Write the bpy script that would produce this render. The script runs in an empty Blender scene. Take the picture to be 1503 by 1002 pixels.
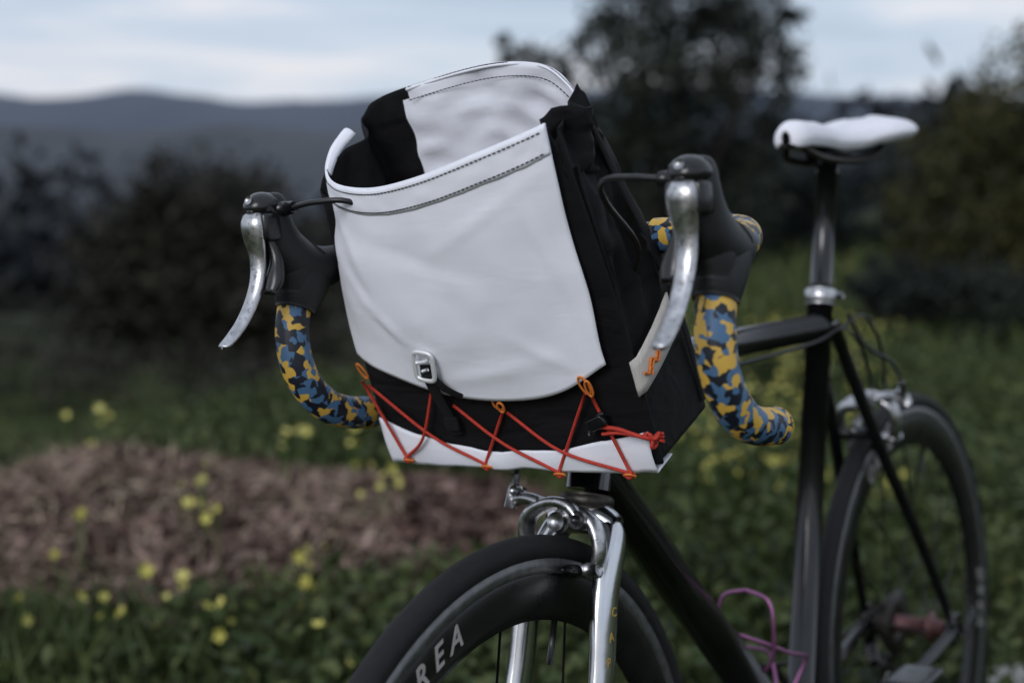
import bpy, math, random
import numpy as np
from mathutils import Matrix, Vector, noise
random.seed(7); rng=np.random.default_rng(7)
sc=bpy.context.scene
sc.view_settings.view_transform='Standard'; sc.view_settings.look='None'; sc.view_settings.exposure=0
R=.335
# ------------------------------------------------------------------ materials
def newmat(name):
    m=bpy.data.materials.new(name); m.use_nodes=True
    nt=m.node_tree; b=nt.nodes['Principled BSDF']; return m,nt,b
def N(nt,t,**k):
    n=nt.nodes.new(t)
    for a,v in k.items(): setattr(n,a,v)
    return n
def ramp(nt,stops,interp='LINEAR'):
    r=N(nt,'ShaderNodeValToRGB'); cr=r.color_ramp; cr.interpolation=interp
    while len(cr.elements)<len(stops): cr.elements.new(.5)
    for e,(p,c) in zip(cr.elements,stops): e.position=p; e.color=(*c,1)
    return r
def simple(name,col,rough=.5,metal=0,var=.15,scale=60,bump=0,bscale=400,spec=.5,coat=0,rvar=.1,marks=0):
    m,nt,b=newmat(name); L=nt.links
    tc=N(nt,'ShaderNodeTexCoord')
    n=N(nt,'ShaderNodeTexNoise'); n.inputs['Scale'].default_value=scale; n.inputs['Detail'].default_value=3
    L.new(tc.outputs['Object'],n.inputs['Vector'])
    r=ramp(nt,[(.3,tuple(c*(1-var) for c in col)),(.7,tuple(min(1,c*(1+var)) for c in col))])
    L.new(n.outputs['Fac'],r.inputs['Fac'])
    if marks:
        n4=N(nt,'ShaderNodeTexNoise'); n4.inputs['Scale'].default_value=260; n4.inputs['Detail'].default_value=3; L.new(tc.outputs['Object'],n4.inputs['Vector'])
        r4=ramp(nt,[(.60,(1,1,1)),(.66,(.18,.17,.16))]); L.new(n4.outputs['Fac'],r4.inputs['Fac'])
        mm=N(nt,'ShaderNodeMix',data_type='RGBA',blend_type='MULTIPLY'); mm.inputs[0].default_value=marks; L.new(r.outputs['Color'],mm.inputs[6]); L.new(r4.outputs['Color'],mm.inputs[7]); L.new(mm.outputs[2],b.inputs['Base Color'])
    else: L.new(r.outputs['Color'],b.inputs['Base Color'])
    mr=N(nt,'ShaderNodeMapRange'); mr.inputs['To Min'].default_value=max(0,rough-rvar); mr.inputs['To Max'].default_value=min(1,rough+rvar)
    L.new(n.outputs['Fac'],mr.inputs['Value']); L.new(mr.outputs['Result'],b.inputs['Roughness'])
    b.inputs['Metallic'].default_value=metal; b.inputs['Specular IOR Level'].default_value=spec
    b.inputs['Coat Weight'].default_value=coat
    if bump:
        n2=N(nt,'ShaderNodeTexNoise'); n2.inputs['Scale'].default_value=bscale; n2.inputs['Detail'].default_value=2
        L.new(tc.outputs['Object'],n2.inputs['Vector'])
        bp=N(nt,'ShaderNodeBump'); bp.inputs['Strength'].default_value=bump; bp.inputs['Distance'].default_value=.002
        L.new(n2.outputs['Fac'],bp.inputs['Height']); L.new(bp.outputs['Normal'],b.inputs['Normal'])
    return m
def fabric(name,col,rough,wscale=900,bs=.25,var=.05,sheen=0,wr=.5,spec=.3):
    m,nt,b=newmat(name); L=nt.links
    tc=N(nt,'ShaderNodeTexCoord')
    n=N(nt,'ShaderNodeTexNoise'); n.inputs['Scale'].default_value=14; n.inputs['Detail'].default_value=5; n.inputs['Roughness'].default_value=.6
    L.new(tc.outputs['Object'],n.inputs['Vector'])
    r=ramp(nt,[(.3,tuple(c*(1-var) for c in col)),(.65,col)]); L.new(n.outputs['Fac'],r.inputs['Fac']); L.new(r.outputs['Color'],b.inputs['Base Color'])
    b.inputs['Roughness'].default_value=rough; b.inputs['Sheen Weight'].default_value=sheen; b.inputs['Specular IOR Level'].default_value=spec
    w1=N(nt,'ShaderNodeTexWave'); w1.bands_direction='Y'; w1.inputs['Scale'].default_value=wscale
    w2=N(nt,'ShaderNodeTexWave'); w2.bands_direction='Z'; w2.inputs['Scale'].default_value=wscale
    L.new(tc.outputs['Object'],w1.inputs['Vector']); L.new(tc.outputs['Object'],w2.inputs['Vector'])
    ad=N(nt,'ShaderNodeMath',operation='ADD'); L.new(w1.outputs['Fac'],ad.inputs[0]); L.new(w2.outputs['Fac'],ad.inputs[1])
    bp=N(nt,'ShaderNodeBump'); bp.inputs['Strength'].default_value=bs; bp.inputs['Distance'].default_value=.0004
    L.new(ad.outputs[0],bp.inputs['Height'])
    mp=N(nt,'ShaderNodeMapping'); mp.inputs['Rotation'].default_value=(.7,0,0); mp.inputs['Scale'].default_value=(1,.35,1); L.new(tc.outputs['Object'],mp.inputs['Vector'])
    n3=N(nt,'ShaderNodeTexNoise'); n3.inputs['Scale'].default_value=26; n3.inputs['Detail'].default_value=3; n3.inputs['Distortion'].default_value=.5
    L.new(mp.outputs[0],n3.inputs['Vector'])
    b2=N(nt,'ShaderNodeBump'); b2.inputs['Strength'].default_value=wr; b2.inputs['Distance'].default_value=.006
    L.new(n3.outputs['Fac'],b2.inputs['Height']); L.new(bp.outputs['Normal'],b2.inputs['Normal']); L.new(b2.outputs['Normal'],b.inputs['Normal'])
    return m
def tape_mat():
    m,nt,b=newmat('camo_tape'); L=nt.links
    tc=N(nt,'ShaderNodeTexCoord')
    nz=N(nt,'ShaderNodeTexNoise'); nz.inputs['Scale'].default_value=95; nz.inputs['Detail'].default_value=1
    L.new(tc.outputs['Object'],nz.inputs['Vector'])
    sub=N(nt,'ShaderNodeVectorMath',operation='SUBTRACT'); sub.inputs[1].default_value=(.5,.5,.5); L.new(nz.outputs['Color'],sub.inputs[0])
    scl=N(nt,'ShaderNodeVectorMath',operation='SCALE'); scl.inputs['Scale'].default_value=.013; L.new(sub.outputs[0],scl.inputs[0])
    ad=N(nt,'ShaderNodeVectorMath',operation='ADD'); L.new(tc.outputs['Object'],ad.inputs[0]); L.new(scl.outputs[0],ad.inputs[1])
    v=N(nt,'ShaderNodeTexVoronoi'); v.inputs['Scale'].default_value=135; L.new(ad.outputs[0],v.inputs['Vector'])
    sp=N(nt,'ShaderNodeSeparateColor'); L.new(v.outputs['Color'],sp.inputs[0])
    r=ramp(nt,[(0,(.60,.37,.06)),(.35,(.06,.14,.26)),(.65,(.006,.009,.018))],'CONSTANT'); L.new(sp.outputs[0],r.inputs['Fac'])
    su=N(nt,'ShaderNodeSeparateXYZ'); L.new(tc.outputs['UV'],su.inputs[0])
    m1=N(nt,'ShaderNodeMath',operation='MULTIPLY'); m1.inputs[1].default_value=48; L.new(su.outputs['X'],m1.inputs[0])
    m2=N(nt,'ShaderNodeMath',operation='ADD'); L.new(m1.outputs[0],m2.inputs[0]); L.new(su.outputs['Y'],m2.inputs[1])
    fr=N(nt,'ShaderNodeMath',operation='FRACT'); L.new(m2.outputs[0],fr.inputs[0])
    L.new(r.outputs['Color'],b.inputs['Base Color']); b.inputs['Roughness'].default_value=.5
    bp=N(nt,'ShaderNodeBump'); bp.inputs['Strength'].default_value=1; bp.inputs['Distance'].default_value=.0035
    L.new(fr.outputs[0],bp.inputs['Height']); L.new(bp.outputs['Normal'],b.inputs['Normal'])
    return m
M={}
M['white']=fabric('white_sailcloth',(.83,.845,.92),.6,1100,.12,.05,.15,.20)
M['blackfab']=fabric('black_cordura',(.0055,.0055,.007),.66,1500,.5,.3,.0,1.0,.22)
M['webbing']=fabric('white_webbing',(.78,.74,.69),.8,330,1.0,.12,0,.1)
M['strap']=fabric('black_strap',(.009,.009,.011),.7,700,.8,.2,0,.1)
M['stitch']=simple('black_thread',(.015,.015,.018),.8)
M['red']=simple('red_cord',(.48,.035,.018),.6,var=.35,scale=900,bump=.5,bscale=1500)
M['orange']=simple('orange_cord',(.70,.20,.03),.6,var=.3,scale=900,bump=.5,bscale=1500)
M['hook']=simple('hook_alu',(.78,.79,.80),.45,.4,.05)
M['hood']=simple('hood_rubber',(.008,.008,.009),.5,0,.3,80,.25,900,spec=.4)
M['plastic']=simple('black_plastic',(.008,.008,.009),.25,0,.2,60)
M['silver']=simple('worn_silver',(.50,.50,.51),.33,1,.25,90,.12,160,rvar=.18,marks=.6)
M['chrome']=simple('fork_chrome',(.64,.65,.67),.2,1,.12,20,.05,90,rvar=.08)
M['paint']=simple('black_frame_paint',(.004,.004,.005),.24,0,.3,30,spec=.45,coat=.3,rvar=.06)
M['tape']=tape_mat()
M['tyre']=simple('tyre_rubber',(.010,.010,.011),.7,0,.3,120,.4,800,spec=.3)
M['rim']=simple('rim_black',(.007,.007,.008),.3,0,.3,40)
M['track']=simple('brake_track',(.16,.16,.16),.4,.8,.2,150)
M['decal']=simple('rim_decal',(.36,.35,.33),.5,0,.1)
M['golddecal']=simple('gold_decal',(.45,.30,.06),.5,0,.1)
M['spoke']=simple('spoke_black',(.015,.015,.015),.35,.5)
M['purple']=simple('purple_anodised',(.33,.13,.27),.35,.6,.1,40)
M['maroon']=simple('maroon_hub',(.13,.06,.06),.45,.5,.2,60)
M['saddle']=simple('white_saddle',(.74,.74,.79),.45,0,.06,30,.3,120)
M['greasy']=simple('greasy_steel',(.05,.045,.04),.45,.8,.3,200)
M['cable']=simple('cable_housing',(.010,.010,.011),.4)
M['concrete']=simple('concrete',(.42,.41,.39),.9,0,.15,25,.5,120)
M['bark']=simple('bark',(.030,.025,.020),.9,0,.4,12,.8,40)
# ------------------------------------------------------------------ mesh tools
def cat(pts,n):
    P=np.array(pts,float); 
    if n<=1: return P
    Q=np.vstack([2*P[0]-P[1],P,2*P[-1]-P[-2]]); out=[]
    for i in range(1,len(Q)-2):
        for k in range(n):
            t=k/n; p0,p1,p2,p3=Q[i-1],Q[i],Q[i+1],Q[i+2]
            out.append(.5*((2*p1)+(p2-p0)*t+(2*p0-5*p1+4*p2-p3)*t*t+(3*p1-3*p2+p3-p0)*t**3))
    out.append(P[-1]); return np.array(out)
class MB:
    def __init__(s): s.v=[];s.f=[];s.uv=[];s.mi=[];s.mats=[]
    def mat(s,m):
        if m not in s.mats: s.mats.append(m)
        return s.mats.index(m)
    def grid(s,P,m,closeU=False,closeV=False,UV=None,flip=False):
        P=np.array(P); a,b=P.shape[:2]; o=len(s.v); s.v+=[tuple(x) for x in P.reshape(-1,3)]
        k=s.mat(m)
        for i in range(a if closeU else a-1):
            for j in range(b if closeV else b-1):
                i2=(i+1)%a;j2=(j+1)%b
                q=[o+i*b+j,o+i*b+j2,o+i2*b+j2,o+i2*b+j]
                if UV is None: w=[(i/a,j/b),(i/a,(j+1)/b),((i+1)/a,(j+1)/b),((i+1)/a,j/b)]
                else: w=[(UV[i],j/b),(UV[i],(j+1)/b),(UV[i2],(j+1)/b),(UV[i2],j/b)]
                if flip: q.reverse(); w.reverse()
                s.f.append(q); s.uv.append(w); s.mi.append(k)
    def tube(s,pts,r,m,seg=10,n=4,r2=None,ref=None,cap=True,closed=False):
        pts=np.array(pts,float); K=len(pts)
        r=np.full(K,r) if np.isscalar(r) else np.array(r,float)
        r2=r if r2 is None else (np.full(K,r2) if np.isscalar(r2) else np.array(r2,float))
        A=np.hstack([pts,r[:,None],r2[:,None]])
        if closed: A=np.vstack([A[-2:],A,A[:3]]); A=cat(A,n)[2*n:-2*n-0]; A=A[:K*n]
        else: A=cat(A,n)
        P=A[:,:3]; ra=np.abs(A[:,3]); rb=np.abs(A[:,4])
        if closed: T=np.roll(P,-1,0)-np.roll(P,1,0)
        else: T=np.gradient(P,axis=0)
        T/=np.linalg.norm(T,axis=1)[:,None]+1e-12
        S=np.zeros_like(P)
        if ref is not None:
            rf=np.array(ref,float)
            for i in range(len(P)): q=rf-T[i]*(rf@T[i]); S[i]=q/(np.linalg.norm(q)+1e-9)
        else:
            a=np.array([0,0,1.]) if abs(T[0][2])<.9 else np.array([1.,0,0])
            q=a-T[0]*(a@T[0]); S[0]=q/np.linalg.norm(q)
            for i in range(1,len(P)): q=S[i-1]-T[i]*(S[i-1]@T[i]); S[i]=q/(np.linalg.norm(q)+1e-9)
        Bn=np.cross(T,S); th=np.linspace(0,2*math.pi,seg,endpoint=False)
        G=P[:,None]+S[:,None]*(rb[:,None]*np.cos(th))[...,None]+Bn[:,None]*(ra[:,None]*np.sin(th))[...,None]
        d=np.concatenate([[0],np.cumsum(np.linalg.norm(np.diff(P,axis=0),axis=1))])
        o=len(s.v); s.grid(G,m,closed,True,UV=d)
        if cap and not closed:
            k=s.mat(m)
            for base,rev in ((o,False),(o+(len(P)-1)*seg,True)):
                q=list(range(base,base+seg)); 
                if rev: q.reverse()
                s.f.append(q); s.uv.append([(0,0)]*seg); s.mi.append(k)
        return s
    def lathe(s,prof,c,m,seg=96,axis='y',closed=True):
        G=[]
        for t in np.linspace(0,2*math.pi,seg,endpoint=False):
            row=[]
            for r,y in prof:
                if axis=='y': row.append((c[0]+r*math.cos(t),c[1]+y,c[2]+r*math.sin(t)))
                else: row.append((c[0]+r*math.cos(t),c[1]+r*math.sin(t),c[2]+y))
            G.append(row)
        s.grid(G,m,True,closed); return s
    def box(s,c,d,m,rot=None,e=.28):
        n1,n2=12,16; G=[]
        for i in range(n1+1):
            ph=-math.pi/2+math.pi*i/n1; row=[]
            for j in range(n2):
                th=2*math.pi*j/n2
                f=lambda v:math.copysign(abs(v)**e,v)
                p=Vector((f(math.cos(ph))*f(math.cos(th))*d[0]/2,f(math.cos(ph))*f(math.sin(th))*d[1]/2,f(math.sin(ph))*d[2]/2))
                if rot: p=rot@p
                row.append((p.x+c[0],p.y+c[1],p.z+c[2]))
            G.append(row)
        s.grid(G,m,False,True); return s
    def obj(s,name,parent=None,smooth=True,solid=0,sub=0,mtx=None):
        me=bpy.data.meshes.new(name); me.from_pydata(s.v,[],s.f)
        for m in s.mats: me.materials.append(m)
        me.polygons.foreach_set('material_index',s.mi)
        uvl=me.uv_layers.new(name='UVMap'); flat=[c for w in s.uv for p in w for c in p]
        uvl.data.foreach_set('uv',flat)
        me.polygons.foreach_set('use_smooth',[smooth]*len(s.f))
        me.update(); o=bpy.data.objects.new(name,me); sc.collection.objects.link(o)
        if parent: o.parent=parent
        if mtx is not None: o.matrix_local=mtx
        if solid:
            md=o.modifiers.new('s','SOLIDIFY'); md.thickness=solid; md.offset=0
        if sub:
            md=o.modifiers.new('ss','SUBSURF'); md.levels=sub; md.render_levels=sub
        return o
def empty(name,mtx=None,parent=None):
    e=bpy.data.objects.new(name,None); sc.collection.objects.link(e); e.empty_display_size=.1
    if parent: e.parent=parent
    if mtx is not None: e.matrix_local=mtx
    return e
def leafmesh(name,V,mat,parent=None,loc=None):
    V=np.asarray(V,np.float32); n,k=V.shape[:2]
    me=bpy.data.meshes.new(name); me.vertices.add(n*k); me.vertices.foreach_set('co',V.reshape(-1))
    me.loops.add(n*k); me.loops.foreach_set('vertex_index',np.arange(n*k,dtype=np.int32))
    me.polygons.add(n); me.polygons.foreach_set('loop_start',np.arange(0,n*k,k,dtype=np.int32))
    me.materials.append(mat); me.update(calc_edges=True); me.validate()
    o=bpy.data.objects.new(name,me); sc.collection.objects.link(o)
    if parent: o.parent=parent
    return o
# ------------------------------------------------------------------ placement frames
yaw,lean,st=.6256,.0813,-.0359
f=np.array([-math.sin(yaw),-math.cos(yaw),0]); l=np.array([math.cos(yaw),-math.sin(yaw),0]); u=np.array([0,0,1.])
u2=u*math.cos(lean)-l*math.sin(lean); l2=l*math.cos(lean)+u*math.sin(lean)
MBK=Matrix([[f[0],l2[0],u2[0],.6006],[f[1],l2[1],u2[1],1.9077],[f[2],l2[2],u2[2],0],[0,0,0,1]])
c73,s73=math.cos(math.radians(73)),math.sin(math.radians(73))
ax=np.array([-c73,0,s73]); A0=np.array([.98,0,R])-.045*np.array([s73,0,c73])
MST=Matrix.Translation(A0)@Matrix.Rotation(-st,4,Vector(ax))@Matrix.Translation(-A0)
bx,barz=.8529,.9238
MBAR=Matrix.Translation((bx,0,barz))
ln,ro=.363,.02
t_=np.array([math.sin(ln),0,math.cos(ln)]); n_=np.array([math.cos(ln),0,-math.sin(ln)]); L_=np.array([0,1,0])
L2=L_*math.cos(ro)+t_*math.sin(ro); T2=t_*math.cos(ro)-L_*math.sin(ro); P0=np.array([bx+.031,-.039,barz-.199])
MBAG=Matrix([[n_[i],L2[i],T2[i],P0[i]] for i in range(3)]+[[0,0,0,1]])
bike=empty('bicycle',MBK)
steer=empty('steering_assembly',MST,bike)
bars=empty('handlebar_assembly',MBAR,steer)
def axp(z): return np.array([A0[0]+ax[0]/ax[2]*(z-A0[2]),0,z])
# ------------------------------------------------------------------ frame
BB=np.array([.4016,0,.28]); CL=np.array([.2647,0,.8259]); RH=np.array([0,0,R])
sd=(CL-BB)/np.linalg.norm(CL-BB)
b=MB(); P=M['paint']
b.tube([BB,CL],.0165,P,20,1)
b.tube([CL-sd*.035,axp(.80)],[.0165,.018],P,20,1,r2=[.0165,.016])
b.tube([BB+np.array([0,0,.005]),axp(.712)],[.021,.022],P,24,1,r2=[.024,.0215])
b.tube([axp(.688),axp(.842)],.0215,P,24,1)
b.tube([(BB[0],-.036,BB[2]),(BB[0],.036,BB[2])],.022,P,20,1)
for s in (1,-1):
    b.tube([CL-sd*.03+np.array([-.012,s*.012,0]),(.17,s*.030,.63),(.08,s*.050,.475),(.012,s*.064,R+.012)],[.009,.0085,.008,.0065],P,12,4)
    b.tube([BB+np.array([-.01,s*.02,0]),(.30,s*.036,.285),(.12,s*.058,.315),(.004,s*.064,R)],[.012,.011,.009,.008],P,12,4)
    b.box((.0,s*.0655,R),(.04,.005,.045),P)
b.tube([(.168,-.03,.640),(.168,.03,.640)],.007,P,10,1)
b.obj('frame',bike)
b=MB(); b.tube([CL-sd*.02,CL+sd*.175],.0136,M['paint'],20,1); b.tube([CL+sd*.165,CL+sd*.19],[.0136,.017],M['plastic'],20,1)
b.box(tuple(CL+sd*.193),(.045,.05,.018),M['plastic']); b.obj('seatpost',bike)
b=MB(); b.tube([CL-sd*.006,CL-sd*.004,CL+sd*.012,CL+sd*.014],[.0175,.0198,.0198,.0175],M['silver'],24,1)
b.tube([CL+sd*.004+np.array([-.02,-.012,0]),CL+sd*.004+np.array([-.02,.022,0])],.0042,M['silver'],10,1)
b.tube([CL+sd*.016,CL+sd*.019],[.0155,.0155],M['plastic'],24,1); b.obj('seat_collar',bike)
# saddle
sad=empty('saddle',None,bike)
b=MB(); st_=[(.344,.006,1.036,.014),(.338,.016,1.044,.026),(.322,.022,1.050,.032),(.285,.026,1.050,.032),(.24,.030,1.044,.030),(.20,.039,1.044,.030),(.16,.056,1.052,.032),(.12,.070,1.059,.034),(.09,.072,1.060,.033),(.070,.060,1.057,.029),(.060,.030,1.050,.018)]
A=cat(st_,4); G=[]
for x,w,z,h in A:
    row=[]
    for k in range(33):
        q=-1+2*k/32; a=q*math.pi*.62
        y=w*math.sin(min(max(a,-math.pi/2),math.pi/2)) if abs(a)<=math.pi/2 else w*(1-.16*((abs(a)-math.pi/2)/(.12*math.pi)))*math.copysign(1,a)
        zz=z-h*(1-math.cos(a))/(1-math.cos(math.pi*.62))
        g=math.exp(-(y/.008)**2)*.009*min(1,max(0,(x-.08)/.03))*min(1,max(0,(.33-x)/.05)); zz-=g
        zz+=.002*noise.noise(Vector((x*40,y*40,2)))
        row.append((x,y,zz))
    G.append(row)
b.grid(G,M['saddle']); b.obj('cover',sad,solid=.003)
b=MB(); G=[]
for x,w,z,h in A:
    G.append([(x,w*.90*q,z-h*.86-.006*(1-q*q)) for q in np.linspace(-1,1,13)])
b.grid(G,M['plastic'])
for s in (1,-1): b.tube([(.325,s*.008,1.022),(.30,s*.02,1.006),(.25,s*.022,1.001),(.18,s*.022,1.001),(.13,s*.03,1.008),(.10,s*.035,1.030)],.0036,M['greasy'],8,4)
b.obj('shell_and_rails',sad,solid=.002)
# ------------------------------------------------------------------ wheels
def wheel(name,parent,c,nsp,rear=False):
    W=empty(name,Matrix.Translation(c),parent)
    b=MB(); pr=[]
    for k in range(20):
        a=2*math.pi*k/20; pr.append((.3235+.0122*math.cos(a),.0122*math.sin(a)))
    b.lathe(pr,(0,0,0),M['tyre'],128); b.obj('tyre',W)
    b=MB()
    for s in (1,-1):
        b.lathe([(.3155,s*.0085),(.315,s*.0098),(.3025,s*.0096),(.3020,s*.0090)],(0,0,0),M['track'],128,closed=False)
        b.lathe([(.3022,s*.0090),(.298,s*.0100),(.286,s*.0098),(.270,s*.0070),(.2605,s*.003),(.2595,0)],(0,0,0),M['rim'],128,closed=False)
    b.obj('rim',W)
    b=MB()
    hw=.035 if not rear else .03
    b.lathe([(.006,-.05),(.010,-.049),(.012,-hw-.004),(.022,-hw-.002),(.022,-hw+.002),(.013,-hw+.006),(.011,0),(.013,hw-.006),(.022,hw-.002),(.022,hw+.002),(.012,hw+.004),(.010,.049),(.006,.05)],(0,0,0),M['maroon'] if rear else M['plastic'],32,closed=False)
    for s in (1,-1): b.tube([(0,s*.05,0),(0,s*.075,0)],[.007,.009],M['plastic'],12,1)
    b.tube([(0,.076,0),(-.02,.080,.01),(-.04,.078,.02)],[.004,.004,.006],M['plastic'],8,4)
    b.obj('hub',W)
    b=MB()
    for i in range(nsp):
        s=1 if i%2 else -1; a=2*math.pi*i/nsp; off=(.45 if (i//2)%2 else -.45)*(1 if nsp>16 else .3)
        p=(.021*math.cos(a+off),s*hw,.021*math.sin(a+off)); q=(.262*math.cos(a),s*.001,.262*math.sin(a))
        b.tube([p,q],.0012,M['spoke'],6,1); 
    b.tube([(.262*math.cos(1.9),0,.262*math.sin(1.9)),(.220*math.cos(1.9),0,.220*math.sin(1.9))],.003,M['plastic'],8,1)
    b.obj('spokes',W)
    for side in (1,-1):
        for start in (1.15,3.24,5.33):
            for i,ch in enumerate('AERO'):
                a=start-side*(i-1.5)*.088
                cu=bpy.data.curves.new('letter','FONT'); cu.body=ch; cu.size=.027; cu.align_x='CENTER'; cu.align_y='CENTER'; cu.offset=.0004; cu.extrude=.0003; cu.shear=.4
                o=bpy.data.objects.new('decal_letter',cu); sc.collection.objects.link(o); o.parent=W; cu.materials.append(M['decal'])
                rad=Vector((math.cos(a),0,math.sin(a))); nrm=Vector((0,side,0)); X=rad.cross(nrm)
                m=Matrix((X,rad,nrm)).transposed().to_4x4(); m.translation=rad*.2865+nrm*.0108; o.matrix_local=m
    return W
wheel('rear_wheel',bike,(0,0,R),20,True)
wheel('front_wheel',steer,(.98,0,R),16)
# ------------------------------------------------------------------ fork, headset, brakes
b=MB(); C=M['chrome']
cr=axp(.655)
for s in (1,-1):
    b.tube([cr+np.array([-.004,s*.012,.006]),cr+np.array([.002,s*.031,-.006]),(.872,s*.040,.60),(.895,s*.044,.52),(.935,s*.049,.42),(.98,s*.053,R)],[.014,.0175,.0175,.016,.012,.008],C,20,6,r2=[.011,.0115,.011,.0105,.009,.006],ref=(0,1,0))
    b.box((.98,s*.053,R),(.024,.005,.03),C)
b.tube([cr+np.array([0,-.034,.0]),cr+np.array([0,-.015,.008]),cr+np.array([0,.015,.008]),cr+np.array([0,.034,0])],[.012,.016,.016,.012],C,16,4)
b.tube([axp(.655),axp(.672)],[.018,.0195],C,24,1)
b.obj('fork',steer)
for i,ch in enumerate('CARBON'):
    cu=bpy.data.curves.new('letter','FONT'); cu.body=ch; cu.size=.012; cu.align_x='CENTER'; cu.extrude=.0002
    o=bpy.data.objects.new('fork_letter',cu); sc.collection.objects.link(o); o.parent=steer; cu.materials.append(M['golddecal'])
    z=.585-.021*i; xx=.8775+(.585-z)*.34
    m=Matrix((Vector((-1,0,0)),Vector((0,0,1)),Vector((0,1,0)))).transposed().to_4x4(); m.translation=(xx,.0525+.0003*i,z); o.matrix_local=m
b=MB()
b.tube([axp(.670),axp(.673),axp(.681),axp(.684)],[.021,.0255,.0255,.022],M['greasy'],32,1)
b.tube([axp(.842),axp(.846),axp(.856)],[.0225,.025,.018],M['plastic'],32,1)
b.tube([axp(.856),axp(.885)],.0175,M['plastic'],24,1)
b.tube([axp(.884),axp(.945)],.019,M['plastic'],24,1)
b.tube([axp(.918),(bx,0,barz)],[.017,.016],M['plastic'],20,1)
b.tube([(bx,-.022,barz),(bx,.022,barz)],.021,M['plastic'],24,1)
b.obj('headset_and_stem',steer)
def caliper(name,parent,org,mir=1,pitch=0):
    S=M['silver']; b=MB()
    b.tube([(-.03,0,0),(.026,0,0)],.0055,S,12,1)
    b.tube([(.022,0,0),(.030,0,0)],[.010,.009],S,16,1)
    b.tube([(.012,-.006,.004),(.014,.014,.010),(.014,.032,.000),(.012,.039,-.022),(.008,.034,-.040)],[.010,.0115,.0105,.009,.008],S,14,5,r2=[.006,.007,.007,.006,.006])
    b.tube([(.020,.020,.004),(.022,.006,.016),(.021,-.016,.016),(.018,-.036,.004),(.012,-.040,-.018),(.008,-.034,-.040)],[.010,.010,.010,.010,.009,.008],S,14,5,r2=[.006]*6)
    b.tube([(.020,-.020,.016),(.018,-.040,.020),(.014,-.056,.018)],[.009,.008,.007],S,12,4,r2=[.006,.006,.006])
    b.tube([(.016,.022,.003),(.030,.022,.003)],[.009,.0085],S,18,1); b.tube([(.030,.022,.003),(.0325,.022,.003)],.0045,M['plastic'],12,1)
    b.tube([(.016,-.060,.010),(.016,-.058,.042)],[.0062,.0045],S,12,1)
    b.tube([(.010,-.052,.026),(.026,-.052,.026)],.005,S,12,1)
    b.tube([(.016,-.058,.040),(.014,-.052,.075),(-.002,-.03,.11),(-.01,-.02,.16)],.0025,M['cable'],8,5)
    for s in (1,-1):
        b.tube([(.008,s*.040,-.040),(.008,s*.018,-.040)],.0055,S,10,1)
        b.tube([(-.024,s*.0165,-.040),(-.015,s*.0175,-.040),(.028,s*.0175,-.042),(.034,s*.0165,-.042)],[.004,.0065,.0065,.004],M['plastic'],10,1,r2=[.003,.005,.005,.003])
        b.tube([(.012,s*.028,-.040),(.014,s*.042,-.038)],.0065,S,10,1)
    Mx=Matrix.Translation(org)@Matrix.Rotation(pitch,4,'Y')@(Matrix.Rotation(math.pi,4,'Z') if mir<0 else Matrix())
    return b.obj(name,parent,mtx=Mx)
caliper('front_brake',steer,(cr[0]+.022,0,cr[2]+.006),1,math.radians(-17))
caliper('rear_brake',bike,(.148,0,.662),-1,math.radians(25))
# ------------------------------------------------------------------ bottle cage, drivetrain
b=MB(); dtd=axp(.712)-BB; dtd/=np.linalg.norm(dtd); dn=np.array([-dtd[2],0,dtd[0]])
def dt(s,y,hh): return BB+dtd*s+dn*(.022+hh)+np.array([0,y,0])
for s in (1,-1):
    b.tube([dt(.16,s*.008,.003),dt(.185,s*.026,.010),dt(.220,s*.034,.030),dt(.240,s*.028,.052),dt(.245,0,.060)],.0023,M['purple'],10,6)
    b.tube([dt(.245,s*.008,.003),dt(.215,s*.026,.012),dt(.165,s*.034,.030),dt(.125,s*.030,.05),dt(.10,s*.024,.058),dt(.085,s*.012,.03),dt(.085,s*.008,.004)],.0023,M['purple'],10,6)
b.tube([dt(.13,0,.003),dt(.25,0,.003)],.0035,M['purple'],8,1,r2=.008,ref=(0,1,0))
b.obj('bottle_cage',bike)
b=MB(); gs=M['greasy']
for r_,yy in ((.105,-.048),(.08,-.041)):
    pr=[(r_-.012,yy-.0015),(r_,yy-.001),(r_,yy+.001),(r_-.012,yy+.0015)]
    b.lathe(pr,tuple(BB),gs,96)
    for k in range(5):
        a=2*math.pi*k/5; b.tube([(BB[0]+.02*math.cos(a),yy,BB[2]+.02*math.sin(a)),(BB[0]+(r_-.006)*math.cos(a),yy,BB[2]+(r_-.006)*math.sin(a))],.006,gs,8,1,r2=.003,ref=(0,1,0))
for s,a in ((-1,-.5),(1,math.pi-.5)):
    e=(BB[0]+.17*math.cos(a),s*.062,BB[2]+.17*math.sin(a)-.02)
    b.tube([(BB[0],s*.055,BB[2]),e],[.014,.010],M['plastic'],14,1,r2=[.008,.006],ref=(0,1,0))
    b.tube([e,(e[0],s*.115,e[2])],.005,gs,10,1); b.box((e[0],s*.095,e[2]),(.085,.055,.018),M['plastic'])
b.obj('crankset',bike)
b=MB()
for k in range(9): b.lathe([(.008,-.020-.0035*k),(.048-.0035*k,-.020-.0035*k),(.048-.0035*k,-.0218-.0035*k),(.008,-.0218-.0035*k)],(0,0,R),gs,40)
b.tube([(.0+.02,-.036,R+.032),(.25,-.040,.355),(.40,-.044,.385)],.0035,gs,6,3,r2=.0025,ref=(0,1,0))
b.tube([(.40,-.044,.176),(.2,-.04,.215),(.03,-.036,.222)],.0035,gs,6,3,r2=.0025,ref=(0,1,0))
b.tube([(-.005,-.066,R-.01),(-.022,-.072,R-.045),(.005,-.055,R-.065)],[.009,.011,.009],M['plastic'],12,5)
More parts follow.
